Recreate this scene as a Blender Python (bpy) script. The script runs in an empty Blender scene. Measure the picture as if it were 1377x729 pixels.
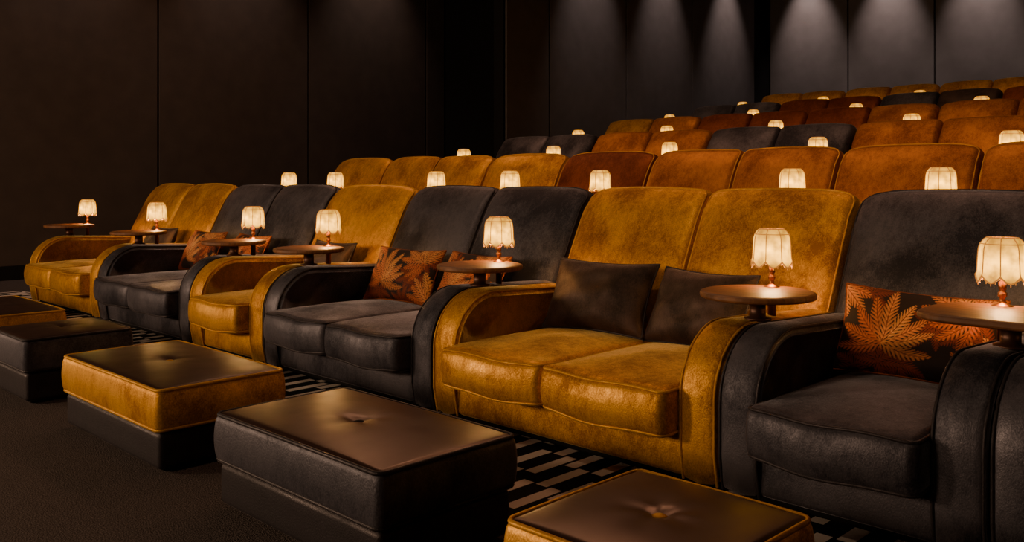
import bpy, bmesh, math, random
import numpy as np
from mathutils import Vector, Matrix
random.seed(7)
S = bpy.context.scene
COL = S.collection

# ------------------------------------------------------------------ materials
def new_mat(name):
    m = bpy.data.materials.new(name); m.use_nodes = True
    nt = m.node_tree
    return m, nt, nt.nodes['Principled BSDF']

def velvet(name, lo, hi, sheen, sheen_w=0.8, scale=4.0, rough=(0.38, 0.62), metal=.25, spec=0.4, bump=0.35, fleck=.62):
    """crushed velvet: soft brushed patches + fine vertical pile flecks; pile catches light at grazing angles (sheen)"""
    m, nt, p = new_mat(name)
    N = nt.nodes; L = nt.links
    tc = N.new('ShaderNodeTexCoord')
    oi = N.new('ShaderNodeObjectInfo')
    add = N.new('ShaderNodeVectorMath'); add.operation = 'ADD'
    mul = N.new('ShaderNodeMath'); mul.operation = 'MULTIPLY'; mul.inputs[1].default_value = 37.0
    L.new(oi.outputs['Random'], mul.inputs[0])
    L.new(tc.outputs['Object'], add.inputs[0]); L.new(mul.outputs[0], add.inputs[1])
    n1 = N.new('ShaderNodeTexNoise'); n1.inputs['Scale'].default_value = scale
    n1.inputs['Detail'].default_value = 2; n1.inputs['Roughness'].default_value = 0.5
    n1.inputs['Distortion'].default_value = 0.3
    L.new(add.outputs[0], n1.inputs['Vector'])
    mp = N.new('ShaderNodeMapping'); mp.inputs['Scale'].default_value = (170, 110, 110)
    L.new(add.outputs[0], mp.inputs['Vector'])
    n2 = N.new('ShaderNodeTexNoise'); n2.inputs['Scale'].default_value = 1.4; n2.inputs['Detail'].default_value = 3
    n2.inputs['Roughness'].default_value = .6
    L.new(mp.outputs[0], n2.inputs['Vector'])
    mp3 = N.new('ShaderNodeMapping'); mp3.inputs['Scale'].default_value = (34, 30, 20)
    L.new(add.outputs[0], mp3.inputs['Vector'])
    n3 = N.new('ShaderNodeTexNoise'); n3.inputs['Scale'].default_value = 1.0; n3.inputs['Detail'].default_value = 7
    n3.inputs['Roughness'].default_value = .8
    L.new(mp3.outputs[0], n3.inputs['Vector'])
    def MA(a, k, b):
        q = N.new('ShaderNodeMath'); q.operation = 'MULTIPLY_ADD'; q.inputs[1].default_value = k
        L.new(a, q.inputs[0])
        if isinstance(b, (int, float)): q.inputs[2].default_value = b
        else: L.new(b, q.inputs[2])
        return q.outputs[0]
    s = MA(n1.outputs['Fac'], 1-fleck, 0)
    s = MA(n3.outputs['Fac'], fleck*.6, s)
    s = MA(n2.outputs['Fac'], fleck*.4, s)
    r1 = N.new('ShaderNodeValToRGB')
    r1.color_ramp.elements[0].position = 0.41; r1.color_ramp.elements[0].color = (*lo, 1)
    r1.color_ramp.elements[1].position = 0.60; r1.color_ramp.elements[1].color = (*hi, 1)
    L.new(s, r1.inputs['Fac'])
    L.new(r1.outputs[0], p.inputs['Base Color'])
    def MR(lo_, hi_):
        q = N.new('ShaderNodeMapRange'); q.inputs['From Min'].default_value = .41; q.inputs['From Max'].default_value = .59
        q.inputs['To Min'].default_value = lo_; q.inputs['To Max'].default_value = hi_
        L.new(s, q.inputs['Value']); return q.outputs[0]
    L.new(MR(rough[1], rough[0]), p.inputs['Roughness'])
    L.new(MR(sheen_w*.4, sheen_w), p.inputs['Sheen Weight'])
    hb = MA(n3.outputs['Fac'], .35, n2.outputs['Fac'])
    b = N.new('ShaderNodeBump'); b.inputs['Strength'].default_value = bump; b.inputs['Distance'].default_value = .004
    L.new(hb, b.inputs['Height']); L.new(b.outputs[0], p.inputs['Normal'])
    p.inputs['Metallic'].default_value = metal
    p.inputs['Sheen Roughness'].default_value = .25
    p.inputs['Sheen Tint'].default_value = (*sheen, 1)
    p.inputs['Specular IOR Level'].default_value = spec
    p.inputs['Specular Tint'].default_value = (*sheen, 1)
    return m

GOLD = velvet('gold_velvet', (.26, .102, .011), (.80, .41, .060), (1, .74, .28), .9, metal=.55)
ORANGE = velvet('amber_velvet', (.18, .052, .007), (.50, .19, .026), (1, .52, .18), .6, metal=.4)
RUST = velvet('rust_velvet', (.085, .019, .006), (.23, .062, .018), (1, .42, .2), .4, metal=.35)
DARK = velvet('charcoal_velvet', (.012, .012, .017), (.100, .093, .108), (.84, .80, .90), .55, metal=.40, fleck=.50, scale=3.0)
BROWN = velvet('chocolate_velvet', (.008, .006, .005), (.050, .031, .025), (.85, .65, .58), .35, scale=6, metal=.2, fleck=.5, rough=(.48, .7))
OLIVE = velvet('bronze_gold_velvet', (.17, .075, .010), (.50, .27, .045), (1, .70, .25), .5, metal=.4)
GOLDPIPE = velvet('gold_piping', (.35, .16, .018), (.64, .33, .05), (1, .7, .25), .5, metal=.3)
DARKPIPE = velvet('charcoal_piping', (.010, .009, .010), (.030, .026, .029), (.75, .65, .68), .25, metal=.2)

def simple(name, col, rough=.6, noise=None, spec=.5, metal=0, bump=0, sc=20, rvar=0):
    m, nt, p = new_mat(name)
    p.inputs['Base Color'].default_value = (*col, 1)
    p.inputs['Roughness'].default_value = rough
    p.inputs['Specular IOR Level'].default_value = spec
    p.inputs['Metallic'].default_value = metal
    if noise:
        N = nt.nodes; L = nt.links
        tc = N.new('ShaderNodeTexCoord')
        n = N.new('ShaderNodeTexNoise'); n.inputs['Scale'].default_value = sc; n.inputs['Detail'].default_value = 6
        L.new(tc.outputs['Object'], n.inputs['Vector'])
        r = N.new('ShaderNodeValToRGB')
        r.color_ramp.elements[0].position = .3; r.color_ramp.elements[0].color = (*col, 1)
        r.color_ramp.elements[1].position = .7; r.color_ramp.elements[1].color = (*noise, 1)
        L.new(n.outputs['Fac'], r.inputs['Fac']); L.new(r.outputs[0], p.inputs['Base Color'])
        if rvar:
            mr = N.new('ShaderNodeMapRange'); mr.inputs['From Min'].default_value = .35; mr.inputs['From Max'].default_value = .65
            mr.inputs['To Min'].default_value = rough+rvar; mr.inputs['To Max'].default_value = rough-rvar
            L.new(n.outputs['Fac'], mr.inputs['Value']); L.new(mr.outputs[0], p.inputs['Roughness'])
        if bump:
            b = N.new('ShaderNodeBump'); b.inputs['Strength'].default_value = bump; b.inputs['Distance'].default_value = .01
            L.new(n.outputs['Fac'], b.inputs['Height']); L.new(b.outputs[0], p.inputs['Normal'])
    return m

LEATHER = simple('dark_leather', (.013, .007, .006), .35, (.030, .014, .010), .9, bump=.03, sc=9, rvar=.03)
LEATHER.node_tree.nodes['Principled BSDF'].inputs['Specular Tint'].default_value = (1, .66, .52, 1)
WALLM = simple('wall_fabric', (.056, .041, .035), .75, (.070, .051, .043), .25, bump=.05, sc=5)
WALLR = simple('wall_fabric_grey', (.080, .066, .062), .7, (.096, .080, .076), .3, bump=.05, sc=5)
BLACK = simple('matte_black', (.006, .005, .005), .8, spec=.2)
CARPET = simple('plain_carpet', (.026, .020, .019), .95, (.100, .080, .073), .1, bump=.6, sc=170)
BRASS = simple('bronze_metal', (.30, .13, .05), .35, metal=1.0)
BRONZE = simple('dark_bronze', (.07, .03, .018), .4, metal=.6)

def wood():
    m, nt, p = new_mat('walnut_wood'); N = nt.nodes; L = nt.links
    tc = N.new('ShaderNodeTexCoord'); mp = N.new('ShaderNodeMapping'); mp.inputs['Scale'].default_value = (3, 22, 3)
    L.new(tc.outputs['Object'], mp.inputs['Vector'])
    n = N.new('ShaderNodeTexNoise'); n.inputs['Scale'].default_value = 3; n.inputs['Detail'].default_value = 6
    n.inputs['Distortion'].default_value = .6
    L.new(mp.outputs[0], n.inputs['Vector'])
    r = N.new('ShaderNodeValToRGB')
    r.color_ramp.elements[0].position = .3; r.color_ramp.elements[0].color = (.060, .022, .008, 1)
    r.color_ramp.elements[1].position = .7; r.color_ramp.elements[1].color = (.21, .085, .030, 1)
    L.new(n.outputs['Fac'], r.inputs['Fac']); L.new(r.outputs[0], p.inputs['Base Color'])
    p.inputs['Roughness'].default_value = .5
    p.inputs['Specular IOR Level'].default_value = .35
    return m
WOOD = wood()

def stripe_carpet():
    """short pale bars, each row stepped sideways from the last"""
    m, nt, p = new_mat('striped_carpet'); N = nt.nodes; L = nt.links
    tc = N.new('ShaderNodeTexCoord'); sep = N.new('ShaderNodeSeparateXYZ'); L.new(tc.outputs['Object'], sep.inputs[0])
    def M(op, a, b=None, c=None):
        n = N.new('ShaderNodeMath'); n.operation = op
        for i, v in enumerate((a, b, c)):
            if v is None: continue
            if isinstance(v, (int, float)): n.inputs[i].default_value = v
            else: L.new(v, n.inputs[i])
        return n.outputs[0]
    v = M('MULTIPLY', sep.outputs['X'], 1/.066)
    row = M('FLOOR', v)
    fr = M('FRACT', v)
    u = M('ADD', M('MULTIPLY', sep.outputs['Y'], 1/.46), M('MULTIPLY', row, .5))
    u = M('ADD', u, M('MULTIPLY', M('FLOOR', M('MULTIPLY', row, .3334)), .18))
    bar = M('LESS_THAN', M('FRACT', u), .52)
    ln = M('GREATER_THAN', fr, .22)
    f = M('MULTIPLY', bar, ln)
    mx = N.new('ShaderNodeMix'); mx.data_type = 'RGBA'
    mx.inputs['A'].default_value = (.010, .009, .009, 1); mx.inputs['B'].default_value = (.70, .60, .53, 1)
    L.new(f, mx.inputs['Factor']); L.new(mx.outputs['Result'], p.inputs['Base Color'])
    p.inputs['Roughness'].default_value = .95
    p.inputs['Specular IOR Level'].default_value = .1
    n = N.new('ShaderNodeTexNoise'); n.inputs['Scale'].default_value = 300
    L.new(tc.outputs['Object'], n.inputs['Vector'])
    b = N.new('ShaderNodeBump'); b.inputs['Strength'].default_value = .5; b.inputs['Distance'].default_value = .005
    L.new(n.outputs['Fac'], b.inputs['Height']); L.new(b.outputs[0], p.inputs['Normal'])
    return m
STRIPE = stripe_carpet()

def shade_mat():
    m, nt, p = new_mat('lampshade_glow'); N = nt.nodes; L = nt.links
    tc = N.new('ShaderNodeTexCoord')
    sep = N.new('ShaderNodeSeparateXYZ'); L.new(tc.outputs['Object'], sep.inputs[0])
    mr = N.new('ShaderNodeMapRange'); mr.inputs['From Max'].default_value = .145
    L.new(sep.outputs['Z'], mr.inputs['Value'])
    r = N.new('ShaderNodeValToRGB'); e = r.color_ramp.elements
    e[0].position = 0; e[0].color = (.26, .26, .26, 1)
    e[1].position = 1; e[1].color = (.09, .09, .09, 1)
    a = e.new(.40); a.color = (1, 1, 1, 1)
    a = e.new(.76); a.color = (.38, .38, .38, 1)
    L.new(mr.outputs[0], r.inputs['Fac'])
    n = N.new('ShaderNodeTexNoise'); n.inputs['Scale'].default_value = 24; n.inputs['Detail'].default_value = 5
    L.new(tc.outputs['Object'], n.inputs['Vector'])
    ms = N.new('ShaderNodeMapRange'); ms.inputs['From Min'].default_value = .28; ms.inputs['From Max'].default_value = .72
    ms.inputs['To Min'].default_value = 1.5; ms.inputs['To Max'].default_value = 8.5
    L.new(n.outputs['Fac'], ms.inputs['Value'])
    mm = N.new('ShaderNodeMath'); mm.operation = 'MULTIPLY'
    L.new(r.outputs[0], mm.inputs[0]); L.new(ms.outputs[0], mm.inputs[1])
    p.inputs['Base Color'].default_value = (.5, .26, .08, 1)
    p.inputs['Emission Color'].default_value = (1, .45, .025, 1)
    L.new(mm.outputs[0], p.inputs['Emission Strength'])
    p.inputs['Roughness'].default_value = .9
    return m
SHADE = shade_mat()
SHADETRIM = simple('shade_trim', (.22, .10, .035), .8)
nt = SHADETRIM.node_tree; nt.nodes['Principled BSDF'].inputs['Emission Color'].default_value = (1, .36, .05, 1)
nt.nodes['Principled BSDF'].inputs['Emission Strength'].default_value = .5
SHADETRIM.cycles.emission_sampling = 'NONE'
BULB = simple('frosted_bulb', (.9, .8, .6), .5)
nt = BULB.node_tree; nt.nodes['Principled BSDF'].inputs['Emission Color'].default_value = (1, .6, .25, 1)
nt.nodes['Principled BSDF'].inputs['Emission Strength'].default_value = 8
BULB.cycles.emission_sampling = 'NONE'

def leafmat():
    m, nt, p = new_mat('palm_print_velvet'); N = nt.nodes; L = nt.links
    a = N.new('ShaderNodeAttribute'); a.attribute_name = 'Col'
    L.new(a.outputs['Color'], p.inputs['Base Color'])
    p.inputs['Roughness'].default_value = .75
    p.inputs['Specular IOR Level'].default_value = .25
    return m
LEAF = leafmat()

# ------------------------------------------------------------------ mesh helpers
def mk(name, verts, faces, mats, parent=None, smooth=True, fm=None, loc=(0, 0, 0), rot=None):
    me = bpy.data.meshes.new(name)
    me.from_pydata([tuple(v) for v in verts], [], faces)
    if not isinstance(mats, (list, tuple)): mats = [mats]
    for m in mats: me.materials.append(m)
    if fm is not None: me.polygons.foreach_set('material_index', fm)
    me.polygons.foreach_set('use_smooth', [smooth]*len(me.polygons))
    me.update()
    o = bpy.data.objects.new(name, me); COL.objects.link(o)
    o.location = loc
    if rot: o.rotation_euler = rot
    if parent: o.parent = parent
    return o

def empty(name, loc=(0, 0, 0), rot=0):
    e = bpy.data.objects.new(name, None); e.empty_display_size = .1
    e.location = loc; e.rotation_euler = (0, 0, rot); COL.objects.link(e)
    return e

def axis_coords(h, r, nb, ni):
    r = min(r, h*.98)
    a = []
    for i in range(nb): a.append(-h + r*i/nb)
    for i in range(ni+1): a.append(-(h-r) + 2*(h-r)*i/ni)
    for i in range(1, nb+1): a.append((h-r) + r*i/nb)
    return a

def rbox(size, r=.05, nb=4, ni=8, fn=None):
    """rounded box centred on origin; fn deforms each vertex."""
    hx, hy, hz = size[0]/2, size[1]/2, size[2]/2
    A = [axis_coords(h, r, nb, ni) for h in (hx, hy, hz)]
    H = (hx, hy, hz); idx = {}; V = []; F = []
    n = len(A[0])-1
    def vid(i, j, k):
        key = (i, j, k)
        if key in idx: return idx[key]
        p = [A[0][i], A[1][j], A[2][k]]
        q = [max(-(H[t]-min(r, H[t]*.98)), min(H[t]-min(r, H[t]*.98), p[t])) for t in range(3)]
        d = Vector([(p[t]-q[t])/max(min(r, H[t]*.98), 1e-6) for t in range(3)])
        if d.length > 1e-9:
            d2 = Vector([math.tan(c*math.pi/4) for c in d])
            d2 = d2.normalized()
            p = [q[t] + d2[t]*min(r, H[t]*.98) for t in range(3)]
        if fn: p = fn(p)
        idx[key] = len(V); V.append(p)
        return idx[key]
    for i in range(n):
        for j in range(n):
            F.append((vid(i, j, 0), vid(i, j+1, 0), vid(i+1, j+1, 0), vid(i+1, j, 0)))
            F.append((vid(i, j, n), vid(i+1, j, n), vid(i+1, j+1, n), vid(i, j+1, n)))
            F.append((vid(i, 0, j), vid(i+1, 0, j), vid(i+1, 0, j+1), vid(i, 0, j+1)))
            F.append((vid(i, n, j), vid(i, n, j+1), vid(i+1, n, j+1), vid(i+1, n, j)))
            F.append((vid(0, i, j), vid(0, i, j+1), vid(0, i+1, j+1), vid(0, i+1, j)))
            F.append((vid(n, i, j), vid(n, i+1, j), vid(n, i+1, j+1), vid(n, i, j+1)))
    return V, F

def box(lo, hi):
    V = [(x, y, z) for x in (lo[0], hi[0]) for y in (lo[1], hi[1]) for z in (lo[2], hi[2])]
    F = [(0, 1, 3, 2), (4, 6, 7, 5), (0, 4, 5, 1), (2, 3, 7, 6), (0, 2, 6, 4), (1, 5, 7, 3)]
    return V, F

def merge(parts):
    V = []; F = []
    for v, f in parts:
        o = len(V); V += list(v); F += [tuple(i+o for i in ff) for ff in f]
    return V, F

def tube(path, r, closed=True, ns=6):
    P = [Vector(p) for p in path]; n = len(P); V = []; F = []
    for i in range(n):
        if closed: t = (P[(i+1) % n]-P[i-1])
        else: t = P[min(i+1, n-1)]-P[max(i-1, 0)]
        t.normalize()
        up = Vector((0, 0, 1)) if abs(t.z) < .8 else Vector((1, 0, 0))
        a = t.cross(up).normalized(); b = t.cross(a).normalized()
        for k in range(ns):
            an = 2*math.pi*k/ns
            V.append(P[i]+a*math.cos(an)*r+b*math.sin(an)*r)
    m = n if closed else n-1
    for i in range(m):
        for k in range(ns):
            F.append((i*ns+k, i*ns+(k+1) % ns, ((i+1) % n)*ns+(k+1) % ns, ((i+1) % n)*ns+k))
    return V, F

def lathe(prof, ns=24, cap=True, sx=1, sy=1, power=2):
    V = []; F = []
    for (r, z) in prof:
        for k in range(ns):
            a = 2*math.pi*k/ns
            c, s = math.cos(a), math.sin(a)
            if power != 2:
                c = math.copysign(abs(c)**(2/power), c); s = math.copysign(abs(s)**(2/power), s)
            V.append((r*c*sx, r*s*sy, z))
    for i in range(len(prof)-1):
        for k in range(ns):
            F.append((i*ns+k, i*ns+(k+1) % ns, (i+1)*ns+(k+1) % ns, (i+1)*ns+k))
    if cap:
        F.append(tuple(reversed(range(ns)))); F.append(tuple(range((len(prof)-1)*ns, len(prof)*ns)))
    return V, F

def rrect(hx, hy, r, n=6, z=0, ni=10):
    pts = []
    cs = [(hx-r, hy-r, 0), (-(hx-r), hy-r, 90), (-(hx-r), -(hy-r), 180), (hx-r, -(hy-r), 270)]
    for q in range(4):
        cx, cy, a0 = cs[q]
        for i in range(n+1):
            a = math.radians(a0+90*i/n); pts.append((cx+r*math.cos(a), cy+r*math.sin(a), z))
        nx, ny, a1 = cs[(q+1) % 4]
        a = math.radians(a0+90); s = (cx+r*math.cos(a), cy+r*math.sin(a))
        e = (nx+r*math.cos(a), ny+r*math.sin(a))
        for i in range(1, ni): pts.append((s[0]+(e[0]-s[0])*i/ni, s[1]+(e[1]-s[1])*i/ni, z))
    return pts

# ------------------------------------------------------------------ seat
ARM_W = .15; ARM_Z = .58
def arm_mesh(w, hi):
    yb, z0, zt, R = .95, .04, ARM_Z, .25
    pr = [(0.02, z0), (0.0, .15)]
    for i in range(1, 3): pr.append((0, .15+(zt-R-.15)*i/3))
    n = 12 if hi else 6
    for i in range(n+1):
        a = math.pi - (math.pi/2)*i/n
        pr.append((R+R*math.cos(a), zt-R+R*math.sin(a)))
    for i in range(1, 5): pr.append((R+(yb-R)*i/4, zt-.03*i/4))
    pr.append((yb, z0))
    m = len(pr)
    nor = []
    for i in range(m):
        a = pr[i-1]; b = pr[(i+1) % m]
        t = Vector((b[0]-a[0], b[1]-a[1])).normalized(); nor.append((-t[1], t[0]))
    re = .03; V = []; F = []
    k = 4
    layers = []
    for i in range(k+1):
        a = math.pi/2*i/k
        layers.append((-w/2+re*(1-math.cos(a)), re*(1-math.sin(a))))
    layers = layers + [(0, -.008)] + [(-x, ins) for x, ins in reversed(layers)]
    for x, ins in layers:
        for i in range(m):
            V.append((x, pr[i][0]-nor[i][0]*ins, pr[i][1]-nor[i][1]*ins))
    for l in range(len(layers)-1):
        for i in range(m):
            j = (i+1) % m
            F.append((l*m+i, l*m+j, (l+1)*m+j, (l+1)*m+i))
    F.append(tuple(range(m))); F.append(tuple(reversed(range((len(layers)-1)*m, len(layers)*m))))
    pipes = []
    for sx in (-1, 1):
        pipes.append(tube([(sx*(w/2-.006), p[0]+.006, p[1]-.006) for p in pr[:-1]], .0055, closed=False))
    return (V, F), merge(pipes)

def tilt(y0, z0, th):
    c, s = math.cos(th), math.sin(th)
    return lambda p: (p[0], y0+p[1]*c+p[2]*s, z0-p[1]*s+p[2]*c)

def make_seat(x0, x1, ncush, mat, row=1, y=2.70, z=0.0, pipe=None, pmats=None):
    hi = row <= 2
    x0 += .004; x1 -= .004
    w = x1-x0
    name = 'loveseat' if ncush == 2 else 'armchair'
    E = empty(name, ((x0+x1)/2, y, z))
    pipe = pipe or (DARKPIPE if mat in (DARK, BROWN) else GOLDPIPE)
    for sx, nm in ((-1, 'arm_left'), (1, 'arm_right')):
        (V, F), (PV, PF) = arm_mesh(ARM_W, hi)
        o = mk(nm, V, F, mat, E, loc=(sx*(w/2-ARM_W/2-.001), 0, 0))
        if hi: mk(nm+'_piping', PV, PF, pipe, E, loc=(sx*(w/2-ARM_W/2-.001), 0, 0))
    iw = w-2*ARM_W
    V, F = rbox((iw+.02, .86, .15), .02, 2, 3)
    mk('base', V, F, mat, E, loc=(0, .455, .115))
    V, F = rbox((w-.1, .8, .04), .01, 1, 1)
    mk('plinth', V, F, BLACK, E, loc=(0, .47, .027))
    cw = iw/ncush
    nb, ni = (4, 14) if hi else (2, 5)
    for c in range(ncush):
        cx = -iw/2+cw*(c+.5)
        D = .90; T = .175
        rnd = random.random()*.5
        def fn(p, cw=cw, D=D, T=T, rnd=rnd):
            u = p[0]/(cw/2); v = p[1]/(D/2); k = max(0, 1-u*u)*max(0, 1-v*v)
            x, yy, zz = p
            if zz > 0: zz += .026*k
            if yy < -D/2+.08:
                yy -= .026*(1-(zz/(T/2))**2)*(1-.5*u*u) if abs(zz) < T/2 else 0
                yy -= .012*(1-u*u)
                zz -= .012*(1-u*u)*(1 if zz < 0 else 0) + .004*math.sin(u*5+rnd*9)
                yy -= .0025*math.sin(u*17+rnd*20)*(1-min(1, abs(zz)/(T/2)))
            return (x, yy, zz)
        V, F = rbox((cw-.004, D, T), .032, nb, ni, fn)
        mk('seat_cushion_%d' % (c+1), V, F, mat, E, loc=(cx, -.08+D/2, .19+T/2))
        if hi:
            pp = []
            for zz in (T/2-.012, -T/2+.014):
                path = [fn(p) for p in rrect((cw-.004)/2-.006, D/2-.006, .03, 4, zz, 10)]
                pp.append(tube(path, .0065))
            V, F = merge(pp)
            mk('cushion_piping_%d' % (c+1), V, F, pipe, E, loc=(cx, -.08+D/2, .19+T/2))
    th = math.atan(.5); Lb = .83; Tb = .17
    nb, ni = (5, 12) if hi else (3, 5)
    pw = w/ncush
    t = (math.sin(th), math.cos(th)); nr = (-math.cos(th), math.sin(th))
    cy = .75 + t[0]*Lb/2 - nr[0]*Tb/2; cz = .335 + t[1]*Lb/2 - nr[1]*Tb/2
    for c in range(ncush):
        cx = -w/2+pw*(c+.5)
        m = pmats[c] if pmats else mat
        tf = tilt(cy, cz, th)
        ph = random.random()*6
        def fn(p, pw=pw, c=c, tf=tf, ph=ph):
            x, yy, zz = p
            u = x/(pw/2); v = zz/(Lb/2)
            if yy < 0: yy -= .028*max(0, 1-u**4)*max(0, 1-v*v) - .004*math.sin(zz*9+ph)*max(0, 1-u*u)
            if zz > 0:
                zz += .014*(1-u*u)*v
                outer = max(0, -u if c == 0 else 0, u if c == ncush-1 else 0)
                if ncush == 1: outer = abs(u)
                zz -= .030*max(0, outer-.6)**2/.16*v
            yy += .05*max(0, v-.55)**2/.2
            return tf((x, yy, zz))
        V, F = rbox((pw-.003, Tb, Lb), .050, nb, ni, fn)
        mk('back_cushion_%d' % (c+1), V, F, m, E, loc=(cx, 0, 0))
        if hi:
            path = []
            for p in rrect((pw-.003)/2-.012, Lb/2-.012, .05, 5, 0, 10):
                path.append(fn([p[0], -Tb/2+.016, p[1]]))
            V, F = tube(path, .0055)
            mk('back_piping_%d' % (c+1), V, F, pipe, E, loc=(cx, 0, 0))
    tf = tilt(cy+.10, cz-.12, th)
    V, F = rbox((w-.02, .07, Lb+.02), .03, 2, 3, lambda p: tf(p))
    mk('back_shell', V, F, mat, E)
    return E

# ------------------------------------------------------------------ tables and lamps
def prof_rim(r, h, e=.006):
    return [(r-e*2, 0), (r-e*.4, e*.6), (r, e*1.6), (r, h-e*1.6), (r-e*.4, h-e*.6), (r-e*2, h)]

_tab = {}
def side_table(x, y, z, rect=False):
    E = empty('side_table', (x, y, z))
    key = 'r' if rect else 'c'
    if key not in _tab:
        if rect:
            V, F = lathe([(.95, 0), (.99, .004), (1, .009), (1, .018), (.99, .023), (.95, .026)], 64, True, .25, .20, 3.6)
        else: V, F = lathe(prof_rim(.21, .026), 48)
        o = mk('tabletop', V, F, WOOD, E, smooth=False)
        V, F = lathe([(.05, 0), (.05, .008), (.030, .012), (.030, .067), (.06, .074), (.06, .080)], 20)
        o2 = mk('pedestal', V, F, BRONZE, E)
        _tab[key] = (o.data, o2.data)
    else:
        a, b = _tab[key]
        o = bpy.data.objects.new('tabletop', a); COL.objects.link(o); o.parent = E
        o2 = bpy.data.objects.new('pedestal', b); COL.objects.link(o2); o2.parent = E
    o.location = (0, 0, ARM_Z+.078); o2.location = (0, 0, ARM_Z-.002)
    return E

_lamp = {}
def table_lamp(x, y, z, light=False):
    E = empty('table_lamp', (x, y, z+ARM_Z-.02))
    if not _lamp:
        V, F = lathe([(.016, 0), (.016, .11), (.034, .118), (.034, .124), (.016, .130), (.010, .136), (.008, .150), (.014, .156),
                      (.014, .166), (.008, .172), (.012, .178), (.012, .20), (.006, .205), (.006, .33)], 16)
        _lamp['stem'] = mk('stem', V, F, BRASS).data
        ns = 64; pan = 8
        H = .138; prof = [(0, .078), (.06, .0760), (.14, .0745), (.28, .0735), (.45, .0722), (.62, .0710), (.75, .069), (.86, .0645), (.94, .056), (1.0, .046)]
        V = []; F = []
        def sp(t, r, k):
            a = 2*math.pi*k/ns
            ph = (k % (ns//pan))/(ns/pan)
            arch = abs(math.sin(math.pi*ph))
            rr = r*(1-.05*arch*(1-t*.5))
            zz = H*t
            if t < .25: zz += .016*(1-arch)*(1-t/.25) - .006*arch*(1-t/.25)
            return (rr*math.cos(a), rr*math.sin(a), zz)
        for t, r in prof:
            for k in range(ns): V.append(sp(t, r, k))
        for i in range(len(prof)-1):
            for k in range(ns):
                F.append((i*ns+k, i*ns+(k+1) % ns, (i+1)*ns+(k+1) % ns, (i+1)*ns+k))
        _lamp['shade'] = mk('shade', V, F, SHADE).data
        tr = []
        for t, r in (prof[0], prof[7], prof[-1]):
            tr.append(tube([sp(t, r+.001, k) for k in range(ns)], .0018 if t else .0028))
        for p in range(pan):
            tr.append(tube([sp(t, r+.0012, p*(ns//pan)) for t, r in prof], .0020, closed=False, ns=5))
        for k in range(0, ns, 2):
            a = sp(0, .078, k)
            tr.append(tube([(a[0], a[1], a[2]), (a[0]*1.01, a[1]*1.01, a[2]-.005), (a[0]*1.01, a[1]*1.01, a[2]-.010)], .0016, closed=False, ns=4))
        for a in (0, math.pi/2):
            tr.append(tube([(math.cos(a)*s, math.sin(a)*s, H-.001) for s in (-.046, 0, .046)], .002, closed=False))
        V, F = merge(tr); _lamp['trim'] = mk('shade_trim', V, F, SHADETRIM).data
        V, F = lathe([(.006, 0), (.018, .012), (.024, .03), (.018, .048), (.006, .056)], 16)
        _lamp['bulb'] = mk('bulb', V, F, BULB).data
        for o in [o for o in COL.objects if o.type == 'MESH' and o.parent is None and o.name in ('stem', 'shade', 'shade_trim', 'bulb')]:
            bpy.data.objects.remove(o)
    for k, zz in (('stem', 0), ('shade', .208), ('trim', .208), ('bulb', .235)):
        o = bpy.data.objects.new({'trim': 'shade_trim'}.get(k, k), _lamp[k]); COL.objects.link(o)
        o.parent = E; o.location = (0, 0, zz)
        if k in ('shade', 'trim'): o.rotation_euler = (0, 0, math.radians(12))
    if light:
        l = bpy.data.lights.new('bulb_light', 'POINT'); l.energy = light; l.color = (1, .52, .18); l.shadow_soft_size = .02
        o = bpy.data.objects.new('bulb_light', l); COL.objects.link(o); o.parent = E; o.location = (.0, 0, .198)
    return E

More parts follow.
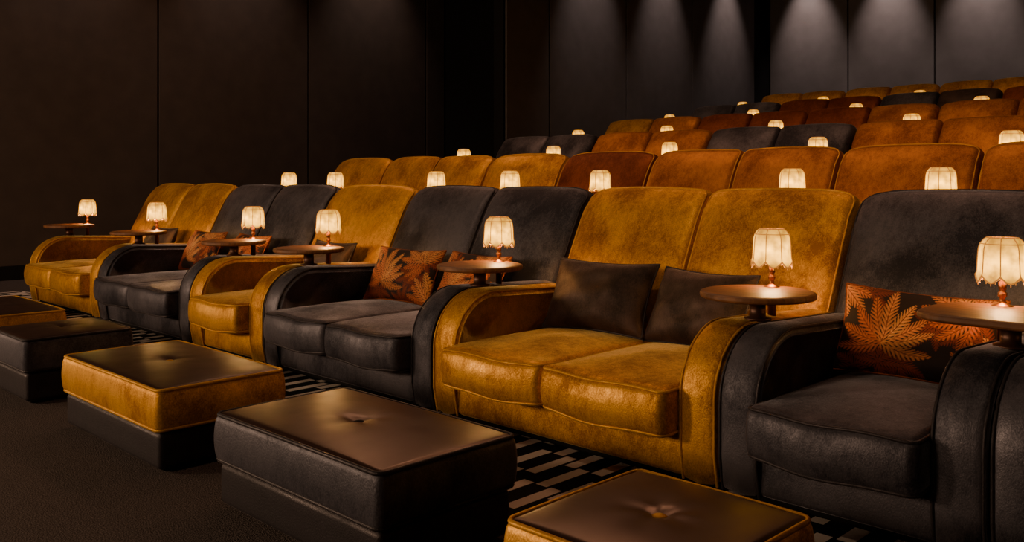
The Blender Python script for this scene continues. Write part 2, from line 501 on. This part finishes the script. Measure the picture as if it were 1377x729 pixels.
# ------------------------------------------------------------------ pillows
def leaf_colors(U, Vv, seed, aspect):
    """tropical print: palm crowns with arching pinnate fronds over a dark ground"""
    rs = np.random.RandomState(seed)
    X = U*aspect; Y = Vv
    bg = np.array([.013, .006, .005]); C = np.zeros(U.shape+(3,)) + bg
    crowns = []
    for i in range(9):
        crowns.append((rs.uniform(-1.1, 1.1), rs.uniform(-1.1, 1.1), rs.uniform(0, 6.28), .7, 6, .13, 0))
    for (cx, cy, a, R) in ((1.05, -.95, 2.2, 1.1), (-1.05, 1.0, 5.4, .9), (.70, .45, 2.6, 1.15), (-.36, -.35, 1.5, 1.35)):
        crowns.append((cx, cy, a, R, 9, .185, 1))
    for cx, cy, ac, R, K, wd, kind in crowns:
        cx *= aspect
        order = sorted(range(K), key=lambda k: -abs(k-(K-1)/2))
        for oi_, k in enumerate(order):
            f = (k-(K-1)/2)/((K-1)/2)
            a = ac - f*2.2 + rs.uniform(-.08, .08); L = R*rs.uniform(.85, 1.1)*(1-.15*abs(f))
            dx = X-cx; dy = Y-cy
            s = dx*math.cos(a)+dy*math.sin(a); t = -dx*math.sin(a)+dy*math.cos(a)
            t = t - (f*.55)*s*s
            s = s + .2*np.abs(f)*s*s
            sn = np.clip(s/L, 0, 1)
            env = wd*np.sin(np.clip(sn*.95+.05, 0, 1)**.8*math.pi)**.6
            q = (s-np.abs(t)*1.3)*(9 if kind else 13)
            ph = q % 1
            leaflet = np.abs(ph-.5) < .44*(1-.55*np.abs(t)/(env+1e-6))+.02
            inside = (np.abs(t) < env) & (s > 0) & (s < L)
            C[(np.abs(t) < env*.6+.015) & (s > 0) & (s < L)] = bg
            msk = inside & leaflet
            msk = msk | ((np.abs(t) < env*.40) & (s > 0) & (s < L))
            pale = (.1, .45, .2, .7, .15, .5, .3, .9, .6)[oi_ % 9] if kind else 0
            c1 = np.array([.44, .078, .013]) if kind else np.array([.20, .032, .008])
            c2 = np.array([.74, .34, .11])
            col = c1*(1-pale)+c2*pale
            sh = 1-.50*np.clip(np.abs(t)/(env+1e-6), 0, 1)
            sh = sh*(.72+.28*np.cos((ph-.5)*2*math.pi))
            C[msk] = (col[None, :]*sh[msk][:, None])
            C[(s > 0) & (s < L) & (np.abs(t) < .010)] = np.array([.12, .025, .007])
    return C

def pillow(x, y, z, w, h, T, mat, rotz=0, lean=.45, seed=0, n=(40, 28), roll=0):
    E = empty('throw_pillow', (x, y, z))
    nu, nv = n
    us = np.linspace(-1, 1, nu+1); vs = np.linspace(-1, 1, nv+1)
    U, W = np.meshgrid(us, vs, indexing='ij')
    px = w/2*U*(1-.07*(1-W*W)); pz = h/2*W*(1-.09*(1-U*U))
    prof = ((1-np.abs(U)**2.6)*(1-np.abs(W)**2.6))**.5
    cr = (.006*np.sin(U*7+seed)*np.cos(W*5+seed*2) + .004*np.sin(U*3-W*9+seed))*prof
    V = []; F = []; cols = []
    C = leaf_colors(U, W, seed, w/h) if mat is LEAF else None
    for side in (-1, 1):
        off = len(V)
        py = side*(T/2*prof+cr)
        for i in range(nu+1):
            for j in range(nv+1):
                V.append((px[i, j], py[i, j], pz[i, j]))
                if C is not None: cols += [*C[i, j], 1]
        for i in range(nu):
            for j in range(nv):
                a = off+i*(nv+1)+j; q = (a, a+nv+1, a+nv+2, a+1)
                F.append(q if side == -1 else q[::-1])
    o = mk('cover', V, F, mat, E)
    if C is not None:
        at = o.data.color_attributes.new('Col', 'FLOAT_COLOR', 'POINT'); at.data.foreach_set('color', cols)
    border = [(px[i, 0], 0, pz[i, 0]) for i in range(nu)] + [(px[nu, j], 0, pz[nu, j]) for j in range(nv)] + \
             [(px[i, nv], 0, pz[i, nv]) for i in range(nu, 0, -1)] + [(px[0, j], 0, pz[0, j]) for j in range(nv, 0, -1)]
    PV, PF = tube(border, .005)
    mk('edge_piping', PV, PF, DARKPIPE if mat is not LEAF else RUST, E)
    E.rotation_euler = (-lean, roll, rotz)
    return E

# ------------------------------------------------------------------ ottoman
def ottoman(x0, x1, y0, y1, side, top, pipe, btn):
    E = empty('ottoman', ((x0+x1)/2, (y0+y1)/2, 0))
    w, d = x1-x0, y1-y0
    V, F = rbox((w-.02, d-.02, .14), .02, 3, 4)
    mk('base', V, F, DARKPIPE, E, loc=(0, 0, .085))
    V, F = rbox((w-.08, d-.08, .03), .008, 1, 1)
    mk('plinth', V, F, BLACK, E, loc=(0, 0, .016))
    T = .165
    def fn(p):
        x, y, z = p
        u = x/(w/2); v = y/(d/2); k = max(0, 1-u*u)*max(0, 1-v*v)
        if z > 0:
            z += .018*k**.7
            r = math.hypot(x, y); z -= .014*math.exp(-(r/.028)**2)+.006*math.exp(-(r/.09)**2)
            z += .0025*math.sin(math.atan2(y, x)*5)*math.exp(-(r/.10)**2)*min(1, r/.03)
        b = .010*(1-(z/(T/2))**2) if abs(z) < T/2 else 0
        x += math.copysign(b*min(1, abs(u)**6), x); y += math.copysign(b*min(1, abs(v)**6), y)
        return (x, y, z)
    V, F = rbox((w, d, T), .024, 4, 34, fn)
    fm = []
    for f in F:
        zs = [V[i][2] for i in f]
        a = 1 if min(zs) > T/2-.012 else 0
        cx = sum(V[i][0] for i in f)/4; cy = sum(V[i][1] for i in f)/4
        if math.hypot(cx, cy) < .08: a = 1
        fm.append(a)
    mk('cushion', V, F, [side, top], E, fm=fm, loc=(0, 0, .155+T/2))
    pp = []
    for zz in (T/2-.006, -T/2+.012):
        pp.append(tube([fn(p) for p in rrect(w/2-.003, d/2-.003, .028, 5, zz, 12)], .007))
    V, F = merge(pp); mk('piping', V, F, pipe, E, loc=(0, 0, .155+T/2))
    V, F = lathe([(.022, -.006), (.022, 0), (.020, .004), (.013, .008), (.004, .010)], 20)
    mk('button', V, F, btn, E, loc=(0, 0, .155+T-.002))
    return E

# ------------------------------------------------------------------ rows
B = [.67, -.83, -1.69, -3.19, -4.69, -5.60, -7.12, -8.66]
row1 = [(2, DARK), (1, DARK), (2, GOLD), (2, DARK), (1, GOLD), (2, DARK), (2, GOLD)]
for i, (n, m) in enumerate(row1):
    make_seat(B[i+1], B[i], n, m, row=1)
for i, b in enumerate(B):
    tx = b-.03 if i < 7 else b+.02
    rect = (i == 1)
    if i == 1: tx = -.88
    if i == 0: tx = b-.1
    side_table(tx, 3.03 if not rect else 3.08, 0, rect)
    lx = tx-.03 if not rect else -.95
    table_lamp(lx if i < 7 else tx, 3.19 if not rect else 3.24, 0, light=8)

def other_row(k, bounds, specs):
    y = 2.70+1.6*(k-1); z = .25*(k-1)
    for i, sp in enumerate(specs):
        a, b = bounds[i], bounds[i+1]
        pm = sp[2] if len(sp) > 2 else None
        make_seat(a, b, sp[0], sp[1], row=k, y=y, z=z, pmats=pm)
    for i, b in enumerate(bounds):
        xx = b+.07 if i == 0 else (b-.08 if i == len(bounds)-1 else b)
        side_table(xx, y+.33, z); table_lamp(xx, y+.49, z, light=7 if k <= 2 else 0)

other_row(2, [-7.88, -7.02, -5.6, -4.76, -3.9, -2.5, -1.69, -.25, 1.2],
          [(1, GOLD), (2, GOLD), (1, GOLD), (1, RUST), (2, ORANGE), (1, ORANGE), (2, ORANGE), (2, DARK)])
other_row(3, [-7.1, -5.77, -4.45, -3.13, -1.82, -.5, .8],
          [(2, DARK), (2, ORANGE), (2, DARK), (2, ORANGE), (2, RUST), (2, DARK)])
other_row(4, [-6.9, -5.6, -4.34, -3.06, -1.75, -.45, .85],
          [(2, OLIVE, (OLIVE, ORANGE)), (2, RUST), (2, RUST, (RUST, ORANGE)), (2, ORANGE), (2, DARK), (2, GOLD)])
other_row(5, [-6.75, -5.5, -4.26, -3.0, -1.75, -.5, .75],
          [(2, DARK), (2, RUST), (2, BROWN, (DARK, BROWN)), (2, RUST), (2, DARK), (2, ORANGE)])
other_row(6, [-6.65, -5.41, -4.19, -2.97, -1.75, -.5, .75],
          [(2, GOLD), (2, GOLD), (2, GOLD), (2, GOLD), (2, DARK), (2, GOLD)])

ottoman(-2.84, -1.94, 1.46, 1.98, DARK, LEATHER, DARKPIPE, BLACK)
ottoman(-4.24, -3.28, 1.46, 1.99, GOLD, LEATHER, GOLDPIPE, GOLDPIPE)
ottoman(-1.48, -.98, 1.47, 1.98, GOLD, LEATHER, GOLDPIPE, GOLDPIPE)
ottoman(-5.27, -4.75, 1.46, 1.98, DARK, LEATHER, DARKPIPE, BLACK)
ottoman(-6.62, -5.70, 1.46, 1.98, GOLD, LEATHER, GOLDPIPE, GOLDPIPE)
ottoman(-8.3, -7.4, 1.46, 1.98, DARK, LEATHER, DARKPIPE, BLACK)

PZ = .36+.17
pillow(-2.74, 3.36, PZ+.01, .56, .36, .17, BROWN, rotz=.10, seed=1)
pillow(-2.20, 3.38, PZ, .52, .36, .17, BROWN, rotz=-.12, seed=2)
pillow(-1.27, 3.36, PZ, .56, .34, .15, LEAF, rotz=.10, seed=5, n=(320, 200), roll=.04)
pillow(-4.22, 3.36, PZ, .54, .34, .15, LEAF, rotz=.10, seed=11, n=(170, 110))
pillow(-3.66, 3.38, PZ, .52, .34, .15, LEAF, rotz=-.08, seed=12, n=(170, 110))
pillow(-5.05, 3.38, PZ, .46, .34, .15, BROWN, rotz=.0, seed=3)
pillow(-6.74, 3.36, PZ, .48, .34, .15, LEAF, rotz=.05, seed=21, n=(110, 70))
pillow(-6.10, 3.38, PZ, .50, .34, .15, LEAF, rotz=-.05, seed=22, n=(110, 70))
pillow(-7.60, 3.38, PZ, .48, .34, .15, BROWN, rotz=.0, seed=4)

# ------------------------------------------------------------------ room
CE = 5.2
V, F = box((-10.8, -2.5, -.05), (4, 14.5, 0)); mk('floor', V, F, CARPET, smooth=False)
V, F = box((-9.6, 2.05, 0.0005), (3.9, 4.08, .006)); mk('patterned_carpet', V, F, STRIPE, smooth=False)
V, F = box((-10.9, -2.6, CE), (4.1, 14.6, CE+.1)); mk('ceiling', V, F, BLACK, smooth=False)
for k in range(2, 7):
    y0 = 4.1+1.6*(k-2); y1 = y0+1.6 if k < 6 else 14.46
    xm = -10.74 if k < 4 else -7.96
    V, F = box((xm, y0, 0), (3.99, y1, .25*(k-1))); mk('seating_tier', V, F, CARPET, smooth=False)

def panels_x(name, X, ys, z0, z1, mat, thick=.04, sgn=1):
    parts = []
    for a, b in zip(ys[:-1], ys[1:]):
        V, F = rbox((thick, (b-a)-.022, z1-z0), .008, 2, 1)
        parts.append(([(v[0]+X+sgn*thick/2, v[1]+(a+b)/2, v[2]+(z0+z1)/2) for v in V], F))
    return parts
def wall(name, lo, hi, mat, panel_parts, pmat):
    V, F = box(lo, hi); n0 = len(F)
    V2, F2 = merge([(V, F)]+panel_parts)
    return mk(name, V2, F2, [mat, pmat], smooth=False, fm=[0]*n0+[1]*(len(F2)-n0))
P = panels_x('l', -10.8, [-2.45, -1.5, .6, 2.7, 4.8, 6.9, 9.0, 9.38], .15, CE-.02, WALLM)
wall('wall_left', (-10.9, -2.6, 0), (-10.8, 9.4, CE), BLACK, P, WALLM)
V, F = box((-10.8, -2.45, 0), (-10.745, 4.1, .15)); mk('baseboard_left', V, F, BLACK, smooth=False)
V, F = box((-10.9, 9.4, 0), (-8.2, 9.5, CE)); mk('wall_recess', V, F, BLACK, smooth=False)
P = panels_x('r', -8.0, [7.98, 8.78, 10.42, 12.1, 14.0], 0, CE-.02, WALLR, .03)
P = [([(v[0]-.03, v[1], v[2]) for v in q[0]], q[1]) for q in P]
wall('wall_left_rear', (-8.2, 7.96, 0), (-8.03, 14.6, CE), BLACK, P, WALLR)
parts = []
xs = [-7.98, -6.57, -5.2, -3.85, -2.5, -1.15, .2, 1.55, 2.9, 3.98]
for a, b in zip(xs[:-1], xs[1:]):
    V, F = rbox(((b-a)-.022, .03, CE-.02), .008, 2, 1)
    parts.append(([(v[0]+(a+b)/2, v[1]+14.485, v[2]+CE/2) for v in V], F))
wall('wall_back', (-8.2, 14.5, 0), (4.1, 14.6, CE), BLACK, parts, WALLR)
V, F = box((4, -2.6, 0), (4.1, 14.5, CE)); mk('wall_right', V, F, WALLM, smooth=False)
V, F = box((-10.8, -2.6, 0), (4, -2.5, CE)); mk('wall_front', V, F, WALLM, smooth=False)

# ------------------------------------------------------------------ lights
def can(x, y, z=CE):
    V, F = lathe([(.06, 0), (.07, -.0), (.07, -.10), (.055, -.10), (.05, -.06)][::-1], 20, cap=False)
    mk('ceiling_downlight', V, F, BLACK, loc=(x, y, z))
def spot(x, y, z, tgt, e, ang, col, blend=1, soft=.05, name='spot', fix=True):
    l = bpy.data.lights.new(name, 'SPOT'); l.energy = e; l.spot_size = math.radians(ang); l.spot_blend = blend
    l.color = col; l.shadow_soft_size = soft
    o = bpy.data.objects.new(name+'_light', l); COL.objects.link(o); o.location = (x, y, z)
    d = Vector(tgt)-Vector((x, y, z)); o.rotation_euler = d.to_track_quat('-Z', 'Y').to_euler()
    if fix: can(x, y)
    return o
def area(x, y, z, tgt, e, sx, sy, col, name):
    l = bpy.data.lights.new(name, 'AREA'); l.shape = 'RECTANGLE'; l.size = sx; l.size_y = sy; l.energy = e; l.color = col
    o = bpy.data.objects.new(name, l); COL.objects.link(o); o.location = (x, y, z)
    d = Vector(tgt)-Vector((x, y, z)); o.rotation_euler = d.to_track_quat('-Z', 'Y').to_euler()
NEU = (1, .82, .76)
for x in (-7.25, -5.88, -4.52, -3.17, -1.8, -.5, .9, 2.2):
    spot(x, 13.95, CE-.12, (x, 14.5, 3.0), 400, 48, NEU)
for y in (9.6, 11.3, 13.1):
    spot(-7.45, y, CE-.12, (-7.98, y, 3.0), 200 if y < 13 else 260, 48, NEU)
for y in (1.6, 3.75, 5.85, 7.95):
    spot(-10.15, y, CE-.12, (-10.76, y, 2.7), 110, 66, (1, .76, .64))
WARM = (1, .68, .43)
for x in (-8.3, -6.2, -4.1, -2.2, -.3):
    spot(x+.9, .6, CE-.12, (x-.2, 3.35, .9), 130, 36, WARM, soft=.06, name='seat_spot')
for x, e in ((-9.5, 100), (-6.3, 140), (-2.8, 60)):
    area(x, -2.3, 1.6, (x+2.5, 2.8, .5), e, .8, .8, WARM, 'front_fill_light')  # added low fill that brightens the cushion fronts, not a lit screen
for x in (-8.5, -5.5, -2.5):
    area(x, 5.8, CE-.06, (x+2.0, 2.2, 0), 42, 1.4, .5, (1, .50, .28), 'sheen_fill_light')  # added overhead fill for ambient and sheen on tops, no real panel
for k in range(2, 7):
    for x in (-6.2, -3.6, -1.0):
        y = 2.7+1.6*(k-1)
        spot(x, y-1.2, CE-.12, (x, y+.7, .25*(k-1)+.8), 62, 66, (1, .55, .30), soft=.12, name='row_spot')

w = bpy.data.worlds.new('World'); S.world = w; w.use_nodes = True
w.node_tree.nodes['Background'].inputs['Color'].default_value = (.02, .014, .011, 1)
w.node_tree.nodes['Background'].inputs['Strength'].default_value = .3

# ------------------------------------------------------------------ camera
cd = bpy.data.cameras.new('camera'); cam = bpy.data.objects.new('camera', cd); COL.objects.link(cam)
cam.location = (0, 0, 1.10); cam.rotation_euler = (math.radians(90), 0, math.radians(44.7))
cd.sensor_width = 36; cd.lens = 31.95; cd.shift_y = -.0904; cd.clip_start = .05
S.camera = cam
